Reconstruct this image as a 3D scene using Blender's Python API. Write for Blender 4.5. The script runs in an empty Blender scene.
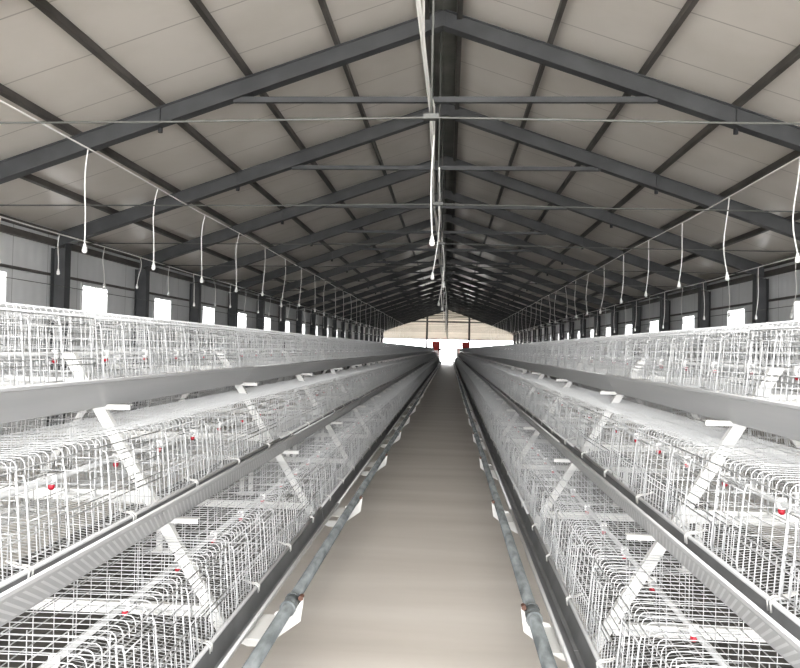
import bpy, math, random
from mathutils import Matrix, Vector

random.seed(7)
S = bpy.context.scene
COL = S.collection

# ------------------------------------------------------------------ camera
cam_d = bpy.data.cameras.new('camera')
cam = bpy.data.objects.new('camera', cam_d)
COL.objects.link(cam)
S.camera = cam
cam_d.sensor_fit = 'HORIZONTAL'
cam_d.sensor_width = 36.0
cam_d.lens = 760.8 / 800 * 36.0
cam_d.clip_start = 0.05
cam_d.clip_end = 400
YAW, PITCH, ROLL = .065, .019, -.0211
Rz = Matrix.Rotation(YAW, 3, 'Z')
Rx = Matrix.Rotation(PITCH, 3, 'X')
Ry = Matrix.Rotation(ROLL, 3, 'Y')
R3 = Rz @ Rx @ Ry
rgt, fwd, up = R3.col[0], R3.col[1], R3.col[2]
m = Matrix((( rgt.x, up.x, -fwd.x, .14), (rgt.y, up.y, -fwd.y, 0.0), (rgt.z, up.z, -fwd.z, 1.35), (0, 0, 0, 1)))
cam.matrix_world = m

# ------------------------------------------------------------------ world, daylight, exposure
W = bpy.data.worlds.new('overcast_sky')
S.world = W
W.use_nodes = True
W.node_tree.nodes['Background'].inputs[0].default_value = (0.98, 0.985, 1.0, 1)
W.node_tree.nodes['Background'].inputs[1].default_value = 7.0
S.view_settings.view_transform = 'Standard'
S.view_settings.look = 'None'
S.view_settings.exposure = 0.74
S.view_settings.gamma = 1.0

def area(name, loc, rot, sx, sy, power, col=(1, 1, 1)):
    l = bpy.data.lights.new(name, 'AREA')
    l.shape = 'RECTANGLE'; l.size = sx; l.size_y = sy; l.energy = power; l.color = col
    o = bpy.data.objects.new(name, l); COL.objects.link(o)
    o.location = loc; o.rotation_euler = rot
    return o
# daylight through the open near end of the shed, behind the camera: sky from above, pale yard from below
area('daylight_sky_near_end', (0, -3.4, 4.4), (math.radians(36), 0, 0), 11.0, 2.6, 760, (1, .985, .96))

# sampling portals in the real openings (they add no light, they only guide the sky light)
def portal(name, loc, rot, sx, sy):
    o = area(name, loc, rot, sx, sy, 1.0)
    o.data.cycles.is_portal = True
H90 = math.radians(90)
portal('sky_portal_near_end', (0, -2.62, 2.6), (H90, 0, 0), 12.6, 5.2)
portal('sky_portal_far_end', (0, 72.6, 1.18), (-H90, 0, 0), 12.3, 2.34)

# ------------------------------------------------------------------ materials
def mat(name, col, rough=.5, metal=0.0, spec=.5):
    M = bpy.data.materials.new(name); M.use_nodes = True
    b = M.node_tree.nodes['Principled BSDF']
    b.inputs['Base Color'].default_value = (*col, 1)
    b.inputs['Roughness'].default_value = rough
    b.inputs['Metallic'].default_value = metal
    b.inputs['Specular IOR Level'].default_value = spec
    return M
def nodes(M): return M.node_tree.nodes, M.node_tree.links, M.node_tree.nodes['Principled BSDF']
def noise_mat(name, c1, c2, scale=5, rough=.5, metal=0.0, stretch=(1, 1, 1), detail=5, bump=0.0, lo=.35, hi=.65, spec=.5):
    M = mat(name, c1, rough, metal, spec)
    n, l, b = nodes(M)
    tc = n.new('ShaderNodeTexCoord'); mp = n.new('ShaderNodeMapping')
    mp.inputs['Scale'].default_value = stretch
    nz = n.new('ShaderNodeTexNoise'); nz.inputs['Scale'].default_value = scale; nz.inputs['Detail'].default_value = detail
    cr = n.new('ShaderNodeValToRGB')
    cr.color_ramp.elements[0].position = lo; cr.color_ramp.elements[1].position = hi
    cr.color_ramp.elements[0].color = (*c1, 1); cr.color_ramp.elements[1].color = (*c2, 1)
    l.new(tc.outputs['Object'], mp.inputs[0]); l.new(mp.outputs[0], nz.inputs['Vector'])
    l.new(nz.outputs['Fac'], cr.inputs[0]); l.new(cr.outputs[0], b.inputs['Base Color'])
    if bump:
        bp = n.new('ShaderNodeBump'); bp.inputs['Strength'].default_value = bump; bp.inputs['Distance'].default_value = .01
        l.new(nz.outputs['Fac'], bp.inputs['Height']); l.new(bp.outputs[0], b.inputs['Normal'])
    return M

M_wire = mat('white_zinc_wire', (.39, .397, .40), .38, .0)
M_white = mat('white_painted_steel', (.52, .52, .505), .45)
M_trough = noise_mat('grey_trough_sheet', (.32, .325, .33), (.36, .365, .37), 3, .42, .15, (1, .3, 6))
M_trough_in = noise_mat('dark_trough_inside', (.13, .133, .136), (.17, .174, .178), 6, .55)  # darker grey for the inner faces of the trough
M_pipe = noise_mat('mottled_galvanised_pipe', (.06, .068, .07), (.16, .175, .18), 22, .45, .35, (1, .35, 1), 6)
M_tube = mat('pale_grey_plastic_tube', (.40, .405, .405), .35)
M_cup = mat('white_drip_cup', (.9, .9, .9), .4)
M_red = mat('red_nipple_plastic', (.42, .008, .025), .4)
M_steel = noise_mat('dark_grey_steel_paint', (.048, .050, .053), (.068, .071, .074), 3, .5, 0, (1, 1, 1), 4)
M_purlin = noise_mat('dark_brown_grey_purlin', (.055, .050, .045), (.12, .11, .10), 4, .5, .1, (1, .4, 1), 4)
M_ridge = noise_mat('greenish_grey_ridge_sheet', (.12, .125, .11), (.19, .19, .17), 2, .5, .1)
M_cord = mat('white_cable', (.90, .89, .86), .5)
M_bulb = mat('white_lamp', (.92, .92, .90), .25)
M_rod = mat('grey_green_rod', (.085, .088, .08), .5, .1)
M_rust = mat('rusty_bolt', (.07, .03, .018), .7)
M_dark = mat('black_iron', (.02, .02, .022), .6)
M_redbox = mat('red_painted_steel', (.60, .05, .04), .45)
M_frame = mat('white_window_frame', (.82, .83, .83), .4)
M_glass = bpy.data.materials.new('window_glass'); M_glass.use_nodes = True
_n = M_glass.node_tree.nodes; _l = M_glass.node_tree.links
_n.remove(_n['Principled BSDF'])
_t = _n.new('ShaderNodeBsdfTransparent'); _g = _n.new('ShaderNodeBsdfGlossy'); _g.inputs['Roughness'].default_value = .03
_m = _n.new('ShaderNodeMixShader'); _m.inputs[0].default_value = .06
_l.new(_t.outputs[0], _m.inputs[1]); _l.new(_g.outputs[0], _m.inputs[2]); _l.new(_m.outputs[0], _n['Material Output'].inputs[0])

def seam_mat(name, col, col2, seam, axis, pitch, width, rough, rib=0, noise=2.0, spec=.5, ribamt=.4):
    """sheet with dark joints every `pitch` m along an axis, optional small ribs"""
    M = noise_mat(name, col, col2, noise, rough, 0, (1, 1, 1), 5, spec=spec)
    n, l, b = nodes(M)
    tc = n.new('ShaderNodeTexCoord'); sp = n.new('ShaderNodeSeparateXYZ')
    l.new(tc.outputs['Object'], sp.inputs[0])
    def mth(op, a, v=None):
        q = n.new('ShaderNodeMath'); q.operation = op
        l.new(a, q.inputs[0])
        if v is not None: q.inputs[1].default_value = v
        return q.outputs[0]
    a = mth('FRACT', mth('DIVIDE', sp.outputs[axis], pitch))
    f = mth('LESS_THAN', a, width / pitch)
    mx = n.new('ShaderNodeMix'); mx.data_type = 'RGBA'
    src = b.inputs['Base Color'].links[0].from_socket
    l.new(f, mx.inputs[0]); l.new(src, mx.inputs[6]); mx.inputs[7].default_value = (*seam, 1)
    l.new(mx.outputs[2], b.inputs['Base Color'])
    if rib:
        w = mth('SINE', mth('MULTIPLY', sp.outputs[axis], 2 * math.pi / rib))
        bp = n.new('ShaderNodeBump'); bp.inputs['Strength'].default_value = ribamt; bp.inputs['Distance'].default_value = .012
        l.new(w, bp.inputs['Height']); l.new(bp.outputs[0], b.inputs['Normal'])
    return M
M_roof = seam_mat('beige_roof_panel', (.74, .695, .635), (.80, .755, .70), (.52, .48, .44), 'Y', 1.0, .018, .27, noise=1.3)
M_wall = seam_mat('grey_wall_panel', (.70, .71, .715), (.76, .77, .775), (.45, .45, .45), 'Y', .96, .018, .45, rib=.24, ribamt=.15)
M_rim_glint = mat('pale_zinc_rim_and_glint', (.46, .465, .47), .4)  # zinc of the rims, also the painted light stripes on the middle troughs
M_shade_strip = noise_mat('dark_shade_strip', (.035, .033, .03), (.06, .056, .05), 5, .8)  # dark colour stands in for the shade beneath the cages
M_gable = seam_mat('cream_gable_sheet', (.64, .61, .57), (.70, .67, .63), (.46, .44, .41), 'Z', .25, .02, .5)
_n, _l, _b = nodes(M_gable)
_tr = _n.new('ShaderNodeBsdfTranslucent'); _mx = _n.new('ShaderNodeMixShader'); _mx.inputs[0].default_value = .30
_tr.inputs[0].default_value = (.80, .765, .70, 1)
_l.new(_b.outputs[0], _mx.inputs[1]); _l.new(_tr.outputs[0], _mx.inputs[2]); _l.new(_mx.outputs[0], _n['Material Output'].inputs[0])

M_floor = noise_mat('smoothed_concrete', (.38, .35, .312), (.52, .492, .452), 1.1, .55, 0, (.35, 2.2, 1), 9, .12, .25, .75)
M_ground = noise_mat('pale_concrete_yard', (.62, .60, .56), (.72, .70, .67), .4, .8)

# ------------------------------------------------------------------ mesh helpers
class MB:
    def __init__(s): s.v = []; s.f = []; s.mi = []; s.sm = []
    def add(s, vs, fs, mi=0, smooth=False):
        o = len(s.v); s.v += [tuple(p) for p in vs]
        for f in fs:
            s.f.append(tuple(i + o for i in f)); s.mi.append(mi); s.sm.append(smooth)
    def hexa(s, p, mi=0):          # 8 corners: bottom 4 ccw, top 4 ccw
        s.add(p, [(3, 2, 1, 0), (4, 5, 6, 7), (0, 1, 5, 4), (1, 2, 6, 5), (2, 3, 7, 6), (3, 0, 4, 7)], mi)
    def box(s, x0, x1, y0, y1, z0, z1, mi=0):
        s.hexa([(x0, y0, z0), (x1, y0, z0), (x1, y1, z0), (x0, y1, z0), (x0, y0, z1), (x1, y0, z1), (x1, y1, z1), (x0, y1, z1)], mi)
    def tube(s, pts, r, n=4, mi=0, caps=True, smooth=True, radii=None):
        pts = [Vector(p) for p in pts]
        t = (pts[1] - pts[0]).normalized()
        ref = Vector((0, 0, 1)) if abs(t.z) < .9 else Vector((1, 0, 0))
        u = t.cross(ref).normalized(); vs = []
        for i, p in enumerate(pts):
            if 0 < i < len(pts) - 1: t = ((pts[i + 1] - p).normalized() + (p - pts[i - 1]).normalized()).normalized()
            elif i: t = (p - pts[i - 1]).normalized()
            u = (u - t * u.dot(t)).normalized(); w = t.cross(u)
            rr = radii[i] if radii else r
            for k in range(n):
                a = 2 * math.pi * (k + .5) / n
                vs.append(p + (u * math.cos(a) + w * math.sin(a)) * rr)
        fs = []
        for i in range(len(pts) - 1):
            for k in range(n):
                a = i * n + k; b = i * n + (k + 1) % n
                fs.append((a, b, b + n, a + n))
        s.add(vs, fs, mi, smooth)
        if caps:
            o = len(s.v) - len(vs)
            s.f.append(tuple(range(o + n - 1, o - 1, -1))); s.mi.append(mi); s.sm.append(False)
            e = o + (len(pts) - 1) * n
            s.f.append(tuple(range(e, e + n))); s.mi.append(mi); s.sm.append(False)
    def extrude(s, prof, y0, y1, mi=0, axis='y', mis=None):
        """closed profile [(a,b)] in x-z, swept along y"""
        n = len(prof)
        vs = [(a, y0, b) for a, b in prof] + [(a, y1, b) for a, b in prof]
        o = len(s.v); s.v += vs
        for k in range(n):
            j = (k + 1) % n
            s.f.append((o + k, o + j, o + j + n, o + k + n)); s.mi.append(mis[k] if mis else mi); s.sm.append(False)
        s.f.append(tuple(o + k for k in range(n - 1, -1, -1))); s.mi.append(mi); s.sm.append(False)
        s.f.append(tuple(o + n + k for k in range(n))); s.mi.append(mi); s.sm.append(False)
    def lathe(s, prof, c=(0, 0, 0), n=12, mi=0):
        vs = []; fs = []
        for r, z in prof:
            for k in range(n):
                a = 2 * math.pi * k / n
                vs.append((c[0] + r * math.cos(a), c[1] + r * math.sin(a), c[2] + z))
        for i in range(len(prof) - 1):
            for k in range(n):
                a = i * n + k; b = i * n + (k + 1) % n
                fs.append((a, b, b + n, a + n))
        s.add(vs, fs, mi, True)
    def join(s, other):
        o = len(s.v); s.v += other.v
        s.f += [tuple(i + o for i in f) for f in other.f]; s.mi += other.mi; s.sm += other.sm
        return s
    def mesh(s, name, *mats):
        me = bpy.data.meshes.new(name)
        me.from_pydata(s.v, [], s.f); me.update()
        for q in mats: me.materials.append(q)
        me.polygons.foreach_set('material_index', s.mi)
        me.polygons.foreach_set('use_smooth', s.sm)
        me.update()
        return me
def link(name, me, parent=None, loc=(0, 0, 0), rz=0.0):
    o = bpy.data.objects.new(name, me); COL.objects.link(o)
    o.location = loc; o.rotation_euler = (0, 0, rz)
    if parent: o.parent = parent
    return o
def empty(name, loc=(0, 0, 0), rz=0.0):
    o = link(name, None, None, loc, rz); o.empty_display_size = .1
    return o
def tag(o, label, cat, group=None):
    o['label'] = label; o['category'] = cat
    if group: o['group'] = group
    return o
def struct(name, mb, *mats, loc=(0, 0, 0)):
    o = link(name, mb.mesh(name, *mats), None, loc); o['kind'] = 'structure'
    return o
ONES = ['zeroth', 'first', 'second', 'third', 'fourth', 'fifth', 'sixth', 'seventh', 'eighth', 'ninth', 'tenth', 'eleventh', 'twelfth',
        'thirteenth', 'fourteenth', 'fifteenth', 'sixteenth', 'seventeenth', 'eighteenth', 'nineteenth', 'twentieth']
def nth(k):
    if k <= 20: return ONES[k]
    t, u = divmod(k, 10)
    tens = {2: 'twenty', 3: 'thirty', 4: 'forty'}[t]
    return tens + '-' + ONES[u] if u else {3: 'thirtieth', 4: 'fortieth'}[t]
SIDE = {-1: 'left', 1: 'right'}
TIER = ['bottom', 'middle', 'top']

# ------------------------------------------------------------------ the shed
Y0, Y1 = -2.6, 72.5
XW = 6.17                     # inner wall face
FY = [8.4446 + 3.2015 * k for k in range(-3, 20)]
roofz = lambda x: 5.235 - .342 * abs(x)

b = MB(); b.box(-XW - .3, XW + .3, Y0, Y1 + .3, -.12, 0); struct('floor', b, M_floor)
b = MB(); b.box(-45, 45, Y1 + .3, 130, -.16, -.04); b.box(-45, 45, -40, Y0, -.16, -.04)
b.box(-45, -XW - .3, Y0, Y1 + .3, -.16, -.04); b.box(XW + .3, 45, Y0, Y1 + .3, -.16, -.04)
struct('ground', b, M_ground)
b = MB()
for s in (-1, 1):
    x1 = s * (XW + .5)
    P = [(0, Y0, roofz(0)), (x1, Y0, roofz(x1)), (x1, Y1 + .4, roofz(x1)), (0, Y1 + .4, roofz(0))]
    Q = [(x, y, z + .08) for x, y, z in P]
    if s < 0: P.reverse(); Q.reverse()
    b.hexa(P + Q)
struct('ceiling', b, M_roof)

# dark strip on the floor, painting in the shade under each double row
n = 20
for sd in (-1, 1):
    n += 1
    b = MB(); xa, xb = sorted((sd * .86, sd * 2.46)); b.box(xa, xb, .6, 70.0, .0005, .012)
    struct('trim_%d' % n, b, M_shade_strip)

# walls with a small window in each bay
WZ0, WZ1 = 1.78, 2.36
win_n = 0
for s, off, name in ((-1, .97, 'wall_left'), (1, 1.10, 'wall_right')):
    xa, xb = sorted((s * XW, s * (XW + .1)))
    b = MB()
    b.box(xa, xb, Y0, Y1, 0, WZ0); b.box(xa, xb, Y0, Y1, WZ1, 3.14)
    ws = [(y + off, y + off + 1.02) for y in FY[1:]]
    yp = Y0
    for y0, y1 in ws + [(Y1, Y1)]:
        b.box(xa, xb, yp, y0, WZ0, WZ1); yp = y1
    struct(name, b, M_wall)
    for y0, y1 in ws:
        win_n += 1
        f = MB(); t = .045
        fx0, fx1 = sorted((s * (XW - .02), s * (XW + .06)))
        g = .003
        f.box(fx0, fx1, y0 + g, y1 - g, WZ0 + g, WZ0 + t); f.box(fx0, fx1, y0 + g, y1 - g, WZ1 - t, WZ1 - g)
        f.box(fx0, fx1, y0 + g, y0 + t, WZ0 + t, WZ1 - t); f.box(fx0, fx1, y1 - t, y1 - g, WZ0 + t, WZ1 - t)
        ym = (y0 + y1) / 2
        f.box(fx0, fx1, ym - .011, ym + .011, WZ0 + t, WZ1 - t)
        portal('sky_portal_window', (s * (XW + .09), (y0 + y1) / 2, (WZ0 + WZ1) / 2), (0, s * H90, 0), WZ1 - WZ0, y1 - y0)
        o = struct('window_%d' % win_n, f, M_frame)
        p = MB(); xg = s * (XW + .03)
        p.box(min(xg, xg + .004), max(xg, xg + .004), y0 + t, ym - .02, WZ0 + t, WZ1 - t)
        p.box(min(xg, xg + .004), max(xg, xg + .004), ym + .02, y1 - t, WZ0 + t, WZ1 - t)
        link('glass_pane', p.mesh('glass_pane', M_glass), o)
# far gable: cream sheeting above a wide opening
b = MB()
ze = roofz(XW)
vs = [(-XW, 0, 2.36), (XW, 0, 2.36), (XW, 0, ze - .01), (0, 0, roofz(0) - .01), (-XW, 0, ze - .01)]
b.add([(x, Y1, z) for x, _, z in vs] + [(x, Y1 + .08, z) for x, _, z in vs],
      [(0, 1, 2, 3, 4), (9, 8, 7, 6, 5)] + [(i, i + 5, (i + 1) % 5 + 5, (i + 1) % 5) for i in range(5)])
struct('wall_far_gable', b, M_gable)
# low walls added behind the rows to block the bright outdoors, either side of the aisle
for sd, nm in ((-1, 'wall_far_left'), (1, 'wall_far_right')):
    b = MB(); xa, xb = sorted((sd * .80, sd * XW)); b.box(xa, xb, Y1, Y1 + .1, 0, 1.47); struct(nm, b, M_wall)
n = 0
for x in (-2.0, 2.0):
    n += 1
    b = MB(); b.box(x - .09, x + .09, Y1 - .16, Y1 - .005, 0, roofz(x) - .16); struct('trim_%d' % n, b, M_steel)
b = MB(); b.box(-3.6, 3.6, Y1 - .12, Y1 - .005, 3.90, 4.02); struct('trim_3', b, M_steel)
b = MB(); b.box(-XW, XW, Y1 - .004, Y1 + .09, 2.26, 2.36); struct('trim_4', b, M_frame)

# eave beams and girts
n = 4
for s in (-1, 1):
    for z0, z1, d, mm in ((2.86, 2.96, .07, M_purlin), (2.38, 2.42, .045, M_purlin)):
        n += 1
        b = MB(); xa, xb = sorted((s * (XW - .002), s * (XW - d))); b.box(xa, xb, Y0, Y1, z0, z1)
        struct('trim_%d' % n, b, mm)
    n += 1
    b = MB(); xa, xb = sorted((s * (XW - .01), s * (XW - .06))); b.box(xa, xb, Y0, Y1, roofz(XW) - .10, roofz(XW) - .02)
    struct('trim_%d' % n, b, M_purlin)

# steel portal frames
RT = lambda x: 5.147 - .342 * abs(x)
RB = lambda x: 4.938 - .346 * abs(x)
def slab(b, xa, xb, y0, y1, za0, za1, zb0, zb1):
    b.hexa([(xa, y0, za0), (xb, y0, zb0), (xb, y1, zb0), (xa, y1, za0), (xa, y0, za1), (xb, y0, zb1), (xb, y1, zb1), (xa, y1, za1)])
def rafter(s):
    b = MB(); xe = 6.08
    pts = [(0.0, 0), (xe, 0)]
    def sl(y0, y1, f0, f1):
        if s > 0: slab(b, 0, xe, y0, y1, f0(0), f1(0), f0(xe), f1(xe))
        else: slab(b, -xe, 0, y0, y1, f0(xe), f1(xe), f0(0), f1(0))
    sl(-.006, .006, lambda x: RB(x) + .012, lambda x: RT(x) - .012)
    sl(-.075, .075, RB, lambda x: RB(x) + .012)
    sl(-.035, .075, lambda x: RT(x) - .012, RT)
    # splice plates and stiffeners
    for x in (.0, 3.2):
        xx = s * x
        b.box(min(xx, xx + s * .016), max(xx, xx + s * .016), -.03, .07, RB(x + .016) + .013, RT(x + .016) - .014)
    return b.mesh('rafter', M_steel)
def column(s):
    b = MB(); x0, x1 = 5.905, 6.135
    for xa, xb in ((x0, x0 + .012), (x1 - .012, x1)):
        xs = sorted((s * xa, s * xb)); b.box(xs[0], xs[1], -.09, .09, 0, RB(xb) + .004 if xa < 6 else RB(xb))
    xs = sorted((s * (x0 + .012), s * (x1 - .012))); b.box(xs[0], xs[1], -.006, .006, 0, RB(6.1))
    xs = sorted((s * (x0 - .03), s * (x1 + .02))); b.box(xs[0], xs[1], -.12, .12, 0, .02)
    return b.mesh('column', M_steel)
def fly(s):
    b = MB(); x = 3.22
    b.tube([(s * x, .05, RB(x) - .055), (s * x, .05, RB(x) + .02)], .028, 6, 0, smooth=False)
    b.tube([(s * (x + .02), .05, RB(x) + .0), (s * (x + .03), .42, RT(x) + .06)], .012, 4, 0, smooth=False)
    return b.mesh('fly_brace', M_dark)
me_raf = {s: rafter(s) for s in (-1, 1)}; me_col = {s: column(s) for s in (-1, 1)}; me_fly = {s: fly(s) for s in (-1, 1)}
b = MB(); zc = 4.13; xc = (4.938 - zc) / .346 + .02
b.box(-xc, xc, -.03, .03, zc - .03, zc + .03); me_collar = b.mesh('collar_strut', M_rod if False else M_steel)
b = MB(); b.tube([(-5.9, .1, 2.92), (-2, .1, 2.95), (0, .1, 2.985), (2, .1, 2.95), (5.9, .1, 2.92)], .008, 6); me_tie = b.mesh('tie_rod', M_rod)
b = MB(); b.tube([(-.02, .1, 2.975), (-.02, .1, 4.95)], .009, 6); b.box(-.075, .035, .07, .13, 2.97, 3.005); me_hang = b.mesh('hanger_rod', M_rod)
for k, y in enumerate(FY):
    t = empty('portal_frame', (0, y, 0))
    if k == 0: lab = 'dark grey steel portal frame at the open near end behind the camera'
    elif k == 1: lab = 'dark grey steel portal frame just in front of the camera, above the picture'
    elif k == 2: lab = 'steel portal frame with the nearest tie rod showing, its rafters above the picture'
    else: lab = 'dark grey steel portal frame, %s pair of rafters from the camera' % nth(k - 2)
    tag(t, lab, 'roof frame', 'steel portal frames of the shed')
    for s in (-1, 1):
        link('column', me_col[s], t); link('rafter', me_raf[s], t); link('fly_brace', me_fly[s], t)
    link('collar_strut', me_collar, t); link('tie_rod', me_tie, t); link('hanger_rod', me_hang, t)

# purlins
PN = ['nearest the ridge', 'second out from the ridge', 'third out from the ridge', 'fourth out from the ridge', 'lowest, by the eave']
for s in (-1, 1):
    for i, x in enumerate((1.19, 2.2, 3.22, 4.2, 5.2)):
        b = MB(); zt = 5.235 - .342 * x - .008; zb = 5.147 - .342 * x + .012
        w = .042; th = .006; a = s
        pr = [(x - w/2, zb), (x + w/2, zb - .017), (x + w/2, zb + .012), (x + w/2 - th, zb + .014), (x + w/2 - th, zb - .006), (x - w/2 + th, zb + .009),
              (x - w/2 + th, zt - .002), (x + w/2, zt - .018), (x + w/2, zt - .008), (x - w/2, zt + .006)]
        pr = [(s * px, pz) for px, pz in pr]
        if s < 0: pr.reverse()
        b.extrude(pr, Y0, Y1 - .02)
        o = link('purlin', b.mesh('purlin', M_purlin))
        tag(o, 'long dark roof purlin on the %s slope, %s' % (SIDE[s], PN[i]), 'purlin', 'roof purlins')
    b = MB(); x = .185; zt = roofz(x) - .008
    pr = [(x - .03, zt - .13), (x + .03, zt - .13), (x + .03, zt - .02), (x - .03, zt)]
    pr = [(s * px, pz) for px, pz in pr]
    if s < 0: pr.reverse()
    b.extrude(pr, Y0, Y1 - .02)
    o = link('ridge_purlin', b.mesh('ridge_purlin', M_purlin))
    tag(o, 'dark ridge purlin on the %s side of the greenish ridge strip' % SIDE[s], 'purlin', 'ridge purlins')
b = MB(); b.extrude([(-.15, 5.150), (0, 5.130), (.15, 5.150), (.15, 5.160), (0, 5.140), (-.15, 5.160)], Y0, Y1 - .02)
tag(link('ridge_strip', b.mesh('ridge_strip', M_ridge)), 'greenish grey sheet strip running along under the roof ridge', 'ridge strip')

# ------------------------------------------------------------------ cages
UL = 1.95; UY0 = 2.88 - 1.95; NU = 35      # cage bays along each row
W0, Z0, DW, DZ = .657, .323, .2775, .4285  # back lip of the lowest trough, step from tier to tier
WC = 1.66                                  # middle of each double row
HL = .955                                  # half length of the meshes of one cage
FT = (.038, .288); CD = .385               # front top corner, depth
fl = lambda w: -.032 + .055 * w / CD       # sloping cage floor
fw = lambda z: .012 + .026 * (z + .03) / .318
COMP = 4; CL = 2 * HL / COMP

def g_front():
    b = MB()
    for z, r in ((-.02, .0028), (.085, .0024), (.105, .0024), (.135, .0014), (.17, .0014), (.20, .0014), (.235, .0014), (.262, .0022)):
        b.tube([(fw(z) - .002, -.975, z), (fw(z) - .002, .975, z)], r, 4)
    y = -HL
    k = 0
    n = int(round(2 * HL / .0398))
    for k in range(n + 1):
        y = -HL + 2 * HL * k / n
        c = ((y + HL) % CL) / CL
        ztop = .262 if (k % 2 == 0 and (c < .60 or c > .90)) else .105
        b.tube([(fw(-.03), y, -.03), (fw(ztop), y, ztop)], .0020, 4, caps=False)
    return b
def g_roof():
    b = MB()
    n = int(round(2 * HL / .0398))
    for k in range(n + 1):
        y = -HL + 2 * HL * k / n
        pts = [(CD, y, .286), (.075, y, FT[1] + .002)]
        for a in (20, 45, 70, 90):
            pts.append((fw(.26) + .022 - .022 * math.sin(math.radians(a)), y, FT[1] + .002 - .022 * (1 - math.cos(math.radians(a)))))
        pts.append((fw(.245), y, .245))
        b.tube(pts, .0016, 4, caps=False)
    for w in (.07, .12, .165, .325, .375):
        b.tube([(w, -.975, .283), (w, .975, .283)], .0018, 4)
    return b
def g_floor():
    b = MB()
    n = int(round(2 * HL / .0254))
    for k in range(n + 1):
        y = -HL + 2 * HL * k / n
        b.tube([(.014, y, fl(0)), (CD, y, fl(CD))], .0011, 4, caps=False)
    for i in range(8):
        w = .02 + i * .0515
        b.tube([(w, -HL, fl(w) - .003), (w, HL, fl(w) - .003)], .0016, 4)
    return b
def g_back():
    b = MB()
    for i in range(7):
        z = .03 + i * .041
        b.tube([(CD, -HL, z), (CD, HL, z)], .0018, 4)
    for k in range(17):
        y = -HL + 2 * HL * k / 16
        b.tube([(CD + .003, y, fl(CD)), (CD + .003, y, .286)], .0018, 4)
    return b
def g_part():
    b = MB()
    for i in range(7):
        z = .012 + i * .043
        b.tube([(fw(z) + .004, 0, z), (CD - .003, 0, z)], .0018, 4)
    b.tube([(fw(-.03) + .001, 0, -.03), (fw(.262) + .001, 0, .262)], .0032, 5)
    for w in (.05, .16, .27, .375):
        b.tube([(w, .003, fl(w)), (w, .003, .284)], .0018, 4)
    return b
def g_door():
    b = MB(); w = .205
    for y in (-w / 2, w / 2):
        b.tube([(fw(.0) + .012, y, .012), (fw(0) - .008, y, .010), (fw(0) - .011, y, .03), (fw(.2) - .009, y, .22), (fw(.24) - .006, y, .245), (fw(.24) + .012, y, .245)], .0030, 5)
    for z in (.03, .125, .225):
        b.tube([(fw(z) - .010, -w / 2, z), (fw(z) - .010, w / 2, z)], .0022, 4)
    for y in (-.05, .0, .05):
        b.tube([(fw(.03) - .012, y, .03), (fw(.225) - .012, y, .225)], .0019, 4)
    return b
def g_hook():
    b = MB()
    for dy in (-.009, .009):
        b.tube([(.055, dy * .3, .03), (.02, dy, .018), (.0, dy, .016), (-.012, dy, .006), (-.010, dy, -.018)], .0032, 5)
    return b
G = dict(front_grid=g_front(), roof_grid=g_roof(), floor_grid=g_floor(), back_grid=g_back())
ME = {k: v.mesh(k, M_wire) for k, v in G.items()}
ME_part = g_part().mesh('partition', M_wire); ME_door = g_door().mesh('door', M_wire); ME_hook = g_hook().mesh('trough_hook', M_white)
PARTY = [-HL + .003 + (2 * HL - .006) * k / COMP for k in range(COMP + 1)]
DOORY = [-HL + CL * (k + .74) for k in range(COMP)]
HOOKY = [-.65, 0.0, .65]
def shifted(g, dy):
    q = MB(); q.v = [(x, y + dy, z) for x, y, z in g.v]; q.f = list(g.f); q.mi = list(g.mi); q.sm = list(g.sm)
    return q
whole = MB()
for g in G.values(): whole.join(g)
for y in PARTY: whole.join(shifted(g_part(), y))
for y in DOORY: whole.join(shifted(g_door(), y))
for y in HOOKY: whole.join(shifted(g_hook(), y))
ME_whole = whole.mesh('hen_cage', M_wire)

def make_cage(full, loc, rz):
    if not full:
        return link('hen_cage', ME_whole, None, loc, rz)
    t = empty('hen_cage', loc, rz)
    for k, me in ME.items(): link(k, me, t)
    for y in PARTY: link('partition', ME_part, t, (0, y, 0))
    for y in DOORY: link('door', ME_door, t, (0, y, 0))
    for y in HOOKY: link('trough_hook', ME_hook, t, (0, y, 0))
    return t
NFULL = 7
for s in (-1, 1):
    for tier in range(3):
        for u in range(NU):
            yc = UY0 + UL * (u + .5)
            w = W0 + DW * tier; z = Z0 + DZ * tier
            o = make_cage(u < NFULL, (s * w, yc, z), 0 if s > 0 else math.pi)
            tag(o, 'white wire hen cage, aisle side of %s row, %s tier, %s from the camera' % (SIDE[s], TIER[tier], nth(u + 1)),
                'cage', 'hen cages facing the aisle, %s row' % SIDE[s])
    # the other face of the double row, seen through the wires
    for tier, cnt in ((2, NU), (1, 6), (0, 4)):
        for u in range(cnt):
            yc = UY0 + UL * (u + .5)
            w = 2 * WC - (W0 + DW * tier); z = Z0 + DZ * tier
            o = make_cage(False, (s * w, yc, z), math.pi if s > 0 else 0)
            tag(o, 'wire hen cage, wall side of %s row, %s tier, %s from the camera' % (SIDE[s], TIER[tier], nth(u + 1)),
                'cage', 'hen cages on the wall side, %s row' % SIDE[s])

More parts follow.
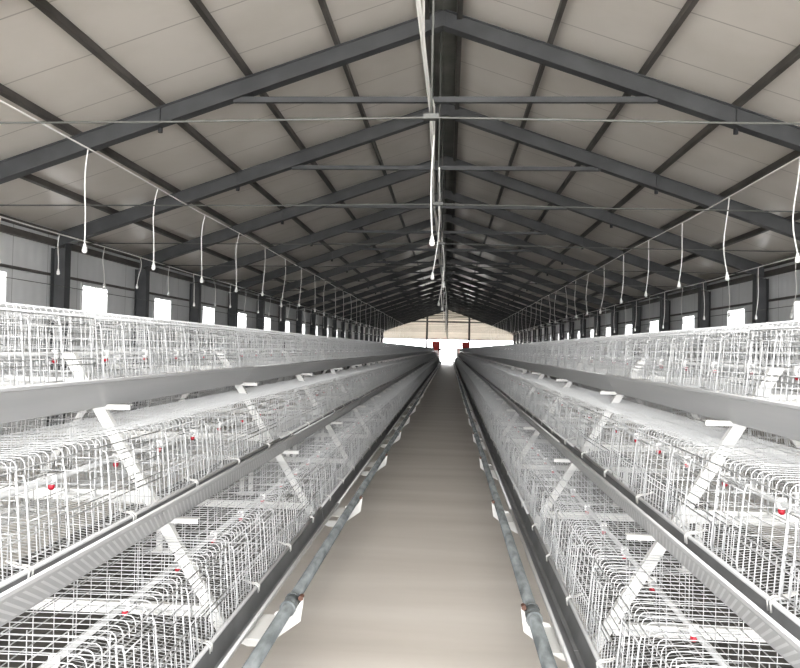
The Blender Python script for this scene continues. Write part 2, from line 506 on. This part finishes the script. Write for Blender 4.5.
# ------------------------------------------------------------------ feed troughs
def trough(stripe_ribs, L=3.9, sx=1.0, sg=1):
    b = MB(); t = .003
    # outer skin then inner skin, open at the top; first point is the back lip
    out = [(.000, .006), (-.004, -.02), (-.014, -.076), (-.032, -.078), (-.094, .020), (-.101, .024), (-.101, .033), (-.090, .034)]
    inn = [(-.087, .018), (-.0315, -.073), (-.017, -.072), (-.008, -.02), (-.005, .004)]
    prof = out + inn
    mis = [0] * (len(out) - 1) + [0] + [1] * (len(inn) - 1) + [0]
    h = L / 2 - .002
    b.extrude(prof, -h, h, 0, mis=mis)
    # rolled rim of the back edge
    b.tube([(-.001, -h, .004), (-.001, h, .004)], .0072, 8, 2)
    b.tube([(-.094, -h, .030), (-.094, h, .030)], .0066, 8, 2)
    if stripe_ribs:  # pale raised stripes imitate reflected light on the trough face
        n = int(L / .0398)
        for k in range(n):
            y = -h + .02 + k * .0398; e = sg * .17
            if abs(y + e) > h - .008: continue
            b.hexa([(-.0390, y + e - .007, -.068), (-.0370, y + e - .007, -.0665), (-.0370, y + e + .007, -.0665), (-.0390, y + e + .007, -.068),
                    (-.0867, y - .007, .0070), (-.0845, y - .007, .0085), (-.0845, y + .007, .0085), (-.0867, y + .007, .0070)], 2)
    b.v = [(x * sx, y, z) for x, y, z in b.v]
    return b.mesh('feed_trough', M_trough, M_trough_in, M_rim_glint)
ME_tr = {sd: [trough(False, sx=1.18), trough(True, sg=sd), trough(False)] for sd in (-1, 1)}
for s in (-1, 1):
    for tier in range(3):
        for k in range((NU + 1) // 2):
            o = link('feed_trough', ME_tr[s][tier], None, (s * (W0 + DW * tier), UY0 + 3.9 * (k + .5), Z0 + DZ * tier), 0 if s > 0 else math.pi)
            tag(o, 'grey feed trough, %s tier of the %s row, %s section from the camera' % (TIER[tier], SIDE[s], nth(k + 1)),
                'feed trough', 'feed troughs, %s row' % SIDE[s])

# ------------------------------------------------------------------ drinker lines
for s in (-1, 1):
    for tier in range(3):
        w = W0 + DW * tier + .31; z = Z0 + DZ * tier + .115
        t = empty('drinker_line', (s * w, 0, z))
        tag(t, 'pale drinker pipe with red nipples inside the %s tier cages of the %s row' % (TIER[tier], SIDE[s]), 'drinker pipe', 'drinker pipes in the cages')
        b = MB(); b.tube([(0, UY0 + .02, 0), (0, UY0 + NU * UL - .02, 0)], .0112, 8); link('tube', b.mesh('tube', M_tube), t)
        b = MB(); b.lathe([(0, .022), (.015, .022), (.017, .012), (.017, -.010), (.009, -.016), (.009, -.02)], n=8); mc = b.mesh('drip_cup', M_cup)
        b = MB(); b.lathe([(.007, -.014), (.012, -.018), (.012, -.027), (.007, -.034), (.0, -.035)], n=8); mr = b.mesh('nipple', M_red)
        for u in range(9):
            for k in range(COMP):
                y = UY0 + UL * (u + .5) + (-HL + CL * (k + .45))
                c = link('drip_cup', mc, t, (0, y, -.004)); q = link('nipple', mr, c); q['label'] = 'red nipple'

# ------------------------------------------------------------------ A shaped stands between the cages
legw = lambda z: 1.336 + .6146 * (z - 1.30)
def g_leg(s):
    b = MB(); q = .0245; z0 = .235; z1 = 1.305
    def P(z, d): return s * (WC - legw(z) - d)       # local x, s=-1 aisle side is negative
    # web faces the near end, flanges run back
    def bar(d0, d1, y0, y1):
        xs = [(-1) * s * 0, 0]
        a = [(P(z0, d0), z0), (P(z0, d1), z0), (P(z1, d1), z1), (P(z1, d0), z1)]
        b.add([(x, y0, z) for x, z in a] + [(x, y1, z) for x, z in a],
              [(0, 1, 2, 3), (7, 6, 5, 4), (0, 4, 5, 1), (1, 5, 6, 2), (2, 6, 7, 3), (3, 7, 4, 0)])
    bar(-q, q, -.015, -.012); bar(-q, -q + .003, -.012, .014); bar(q - .003, q, -.012, .014)
    # upright foot set back under the lowest cage
    x0, x1 = sorted((s * .02, s * .06))
    b.box(x0, x1, -.0105, .0105, .012, .312); b.box(x0 - .02, x1 + .02, -.05, .05, .012, .018)
    return b
def g_cross(tier):
    b = MB(); z = Z0 + DZ * tier
    a = WC - legw(z + .01) - .02
    b.box(-a, a, -.0145, -.0115, z - .012, z + .03); b.box(-a, a, -.0115, .012, z + .027, z + .03)
    return b
def g_trbr(s, tier):
    b = MB(); w0 = W0 + DW * tier; z = Z0 + DZ * tier - .07
    x0 = s * (WC - (w0 - .128)); x1 = s * (WC - legw(z) - .0)
    xa, xb = sorted((x0, x1))
    b.box(xa, xb, -.0150, -.0120, z - .019, z); b.box(xa, xb, -.012, .014, z - .003, z)
    return b
POFF = {-1: .035, 1: 0.0}
def g_foot(s):
    b = MB(); f = POFF[s]
    out = [(.388, .405), (.400, .312), (.50, .238), (.545, .212), (.60, .210), (.64, .226), (.70, .262), (.755, .30), (.735, .32), (.655, .252), (.60, .249), (.548, .251),
           (.527, .285), (.495, .345), (.462, .352), (.44, .355), (.418, .36)]
    pr = [(s * (WC - w - (f if w < .6 else 0)), z) for w, z in out]
    n = len(pr)
    b.add([(x, -.018, z) for x, z in pr] + [(x, -.0155, z) for x, z in pr], [tuple(range(n)), tuple(range(2 * n - 1, n - 1, -1))] + [(i, i + n, (i + 1) % n + n, (i + 1) % n) for i in range(n)])
    x0, x1 = sorted((s * (WC - .455 - f), s * (WC - .550)))
    b.box(x0, x1, -.26, -.0155, .330, .333)
    return b
def g_bolt(s):
    b = MB(); x = s * (WC - .399 - POFF[s])
    b.tube([(x, -.03, .402), (x, .0, .402)], .010, 6, smooth=False)
    return b
STP = [('leg', g_leg(-1).mesh('leg', M_white)), ('leg', g_leg(1).mesh('leg', M_white))]
for t_ in range(3): STP.append(('crossbar', g_cross(t_).mesh('crossbar', M_white)))
for t_ in (1, 2):
    for s in (-1, 1): STP.append(('trough_bracket', g_trbr(s, t_).mesh('trough_bracket', M_white)))
for s in (-1, 1):
    STP.append(('pipe_bracket', g_foot(s).mesh('pipe_bracket', M_white)))
for s in (-1, 1):
    STP.append(('bolt', g_bolt(s).mesh('bolt', M_rust)))
allst = MB()
for s in (-1, 1): allst.join(g_leg(s)).join(g_foot(s)).join(g_trbr(s, 1)).join(g_trbr(s, 2))
for t_ in range(3): allst.join(g_cross(t_))
ME_st = allst.mesh('cage_stand', M_white)
for s in (-1, 1):
    for k in range(NU + 1):
        y = UY0 + UL * k
        if k <= 9:
            t = empty('cage_stand', (s * WC, y, 0))
            for nme, me in STP:
                o = link(nme, me, t)
                if nme == 'bolt': o['label'] = 'rusty bolt'
        else:
            t = link('cage_stand', ME_st, None, (s * WC, y, 0))
        tag(t, 'white A-shaped stand under the %s row of cages, %s from the camera' % (SIDE[s], nth(k + 1)), 'cage stand', 'cage stands, %s row' % SIDE[s])

# ------------------------------------------------------------------ galvanised rails along the aisle
for s in (-1, 1):
    t = empty('rail_pipe', (s * (.436 + (.03 if s > 0 else 0)), 0, .382))
    tag(t, 'mottled galvanised pipe low along the %s edge of the aisle' % SIDE[s], 'pipe', 'galvanised pipes beside the aisle')
    b = MB(); b.tube([(0, UY0, 0), (0, UY0 + NU * UL, 0)], .0235, 12); link('tube', b.mesh('tube', M_pipe), t)
    b = MB(); b.tube([(0, -.05, 0), (0, .05, 0)], .028, 12); b.tube([(0, -.052, 0), (0, -.04, 0)], .0305, 12); b.tube([(0, .04, 0), (0, .052, 0)], .0305, 12)
    mc = b.mesh('coupling', M_pipe)
    for k in range(11): link('coupling', mc, t, (0, 2.84 + 5.85 * k, 0))

# ------------------------------------------------------------------ lamps on cables
def lamp_parts(drop, bend, lean):
    c = MB(); pts = []
    for i in range(9):
        f = i / 8
        pts.append((lean * f + bend * math.sin(math.pi * f) * .6, bend * math.sin(2.2 * math.pi * f) * .5, -drop * f))
    c.tube(pts, .0065, 6)
    e = pts[-1]
    h = MB(); h.lathe([(0, .012), (.009, .010), (.013, 0), (.016, -.022), (.024, -.030), (.024, -.036)], e, 10)
    g = MB(); g.lathe([(.016, -.034), (.023, -.045), (.026, -.058), (.022, -.073), (.011, -.082), (0, -.084)], e, 10)
    return c, h, g
def lamp_set(drops):
    out = []
    for q, d in enumerate(drops):
        c, h, g = lamp_parts(d, (.03, -.05, .06, .02, -.03, .05, -.06)[q], (-.03, .02, -.06, .03, 0, .05, -.02)[q])
        al = MB().join(c).join(h).join(g)
        out.append((c.mesh('cord', M_cord), h.mesh('lamp_holder', M_bulb), g.mesh('bulb', M_bulb), al.mesh('pendant_lamp', M_bulb)))
    return out
LV_mid = lamp_set((.82, .88, .93, .86, .90, .80, .88)); LV_short = lamp_set((.55, .60, .50, .66, .53, .58)); LV_wall = lamp_set((.86, .80, .90, .75, .84))
def run_lamps(x, z, y0, step, where, grp, seed, LV=None):
    rnd = random.Random(seed)
    y = y0; k = 0
    while y < 68:
        v = LV[rnd.randrange(len(LV))]; k += 1
        if y < 26:
            t = empty('pendant_lamp', (x, y, z))
            for nm, me in zip(('cord', 'lamp_holder', 'bulb'), v[:3]): link(nm, me, t)
        else:
            t = link('pendant_lamp', v[3], None, (x, y, z))
        tag(t, 'small white lamp hung %s, %s from the camera' % (where, nth(k)), 'lamp', grp)
        y += step
def cable(pts, r, label):
    b = MB(); b.tube(pts, r, 6)
    tag(link('lamp_cable', b.mesh('lamp_cable', M_cord)), label, 'cable', 'cables the lamps hang from')
for s in (-1, 1):
    cable([(s * 3.3, y, 3.165 + (.012 if i % 2 else -.012)) for i, y in enumerate([Y0 + 3.2 * k for k in range(22)] + [69])], .0085,
          'straight pale lamp cable strung lengthwise over the %s row of cages' % SIDE[s])
    cable([(s * 5.7, y, 2.955 + (.010 if i % 2 else -.010)) for i, y in enumerate([Y0 + 3.2 * k for k in range(22)] + [69])], .0105,
          'straight pale lamp cable strung lengthwise beside the %s wall' % SIDE[s])
run_lamps(-3.3, 3.165, 5.21, 1.73, 'over the left row of cages', 'lamps over the left row', 1, LV_mid)
run_lamps(3.3, 3.165, 7.13, 1.76, 'over the right row of cages', 'lamps over the right row', 2, LV_mid)
run_lamps(-5.7, 2.95, 8.0, 1.49, 'beside the left wall', 'lamps beside the left wall', 3, LV_short)
run_lamps(5.7, 2.95, 11.15, 1.5, 'beside the right wall', 'lamps beside the right wall', 4, LV_wall)
# loose bundle down the middle
xs = [-.07, -.067, -.058, -.05, -.045, -.06, -.10, -.085, -.11, -.08, -.10, -.07, -.09]
ys = [-2, 4.1, 4.8, 5.5, 6.0, 7.6, 9.7, 12.5, 16, 21, 28, 40, 68]
cable(list(zip(xs, ys, [3.25] * 13)), .015, 'thick white lamp cable sagging along under the ridge, over the aisle')
cable([(x + .02 * math.sin(i * 1.9) + .01, y, 3.262 + .016 * math.sin(i * 2.3)) for i, (x, y) in enumerate(zip(xs, ys))], .009, 'thinner white wire looped round the thick cable under the ridge')
cable([(x + .06 + .02 * math.sin(i * 1.3), y + .3, 3.235) for i, (x, y) in enumerate(zip(xs[5:], ys[5:]))], .009, 'loose white wire hanging beside the thick cable, farther down the aisle')
run_lamps(-.03, 3.24, 6.7, 2.9, 'under the ridge over the aisle', 'lamps over the aisle', 5, LV_mid)
# thin wire along each wall in front of the columns
for s in (-1, 1):
    b = MB(); b.tube([(s * 5.86, Y0, 2.20), (s * 5.86, 69, 2.20)], .006, 5)
    tag(link('wall_wire', b.mesh('wall_wire', M_rod)), 'thin grey wire stretched along the %s wall across the columns' % SIDE[s], 'wire', 'wires along the walls')

# ------------------------------------------------------------------ red feeders at the far end of the rows
for s in (-1, 1):
    t = empty('feed_hopper', (-1.08 if s < 0 else 1.66, 70.4, 0))
    tag(t, 'red feed hopper standing at the far end of the %s row' % SIDE[s], 'hopper', 'red hoppers at the row ends')
    b = MB(); b.hexa([(-.22, -.25, 1.25), (.22, -.25, 1.25), (.22, .25, 1.25), (-.22, .25, 1.25), (-.36, -.4, 1.66), (.36, -.4, 1.66), (.36, .4, 1.66), (-.36, .4, 1.66)])
    b.box(-.36, .36, -.4, .4, 1.66, 2.06); link('bin', b.mesh('bin', M_redbox), t)
    for x in (-.3, .3):
        for y in (-.34, .34):
            b = MB(); b.box(x - .025, x + .025, y - .025, y + .025, 0, 1.60); link('leg', b.mesh('leg', M_dark), t)
    b = MB(); b.tube([(-s * .55, -.1, 1.30), (-s * .2, -.1, 1.30)], .10, 10); link('motor', b.mesh('motor', M_dark), t)
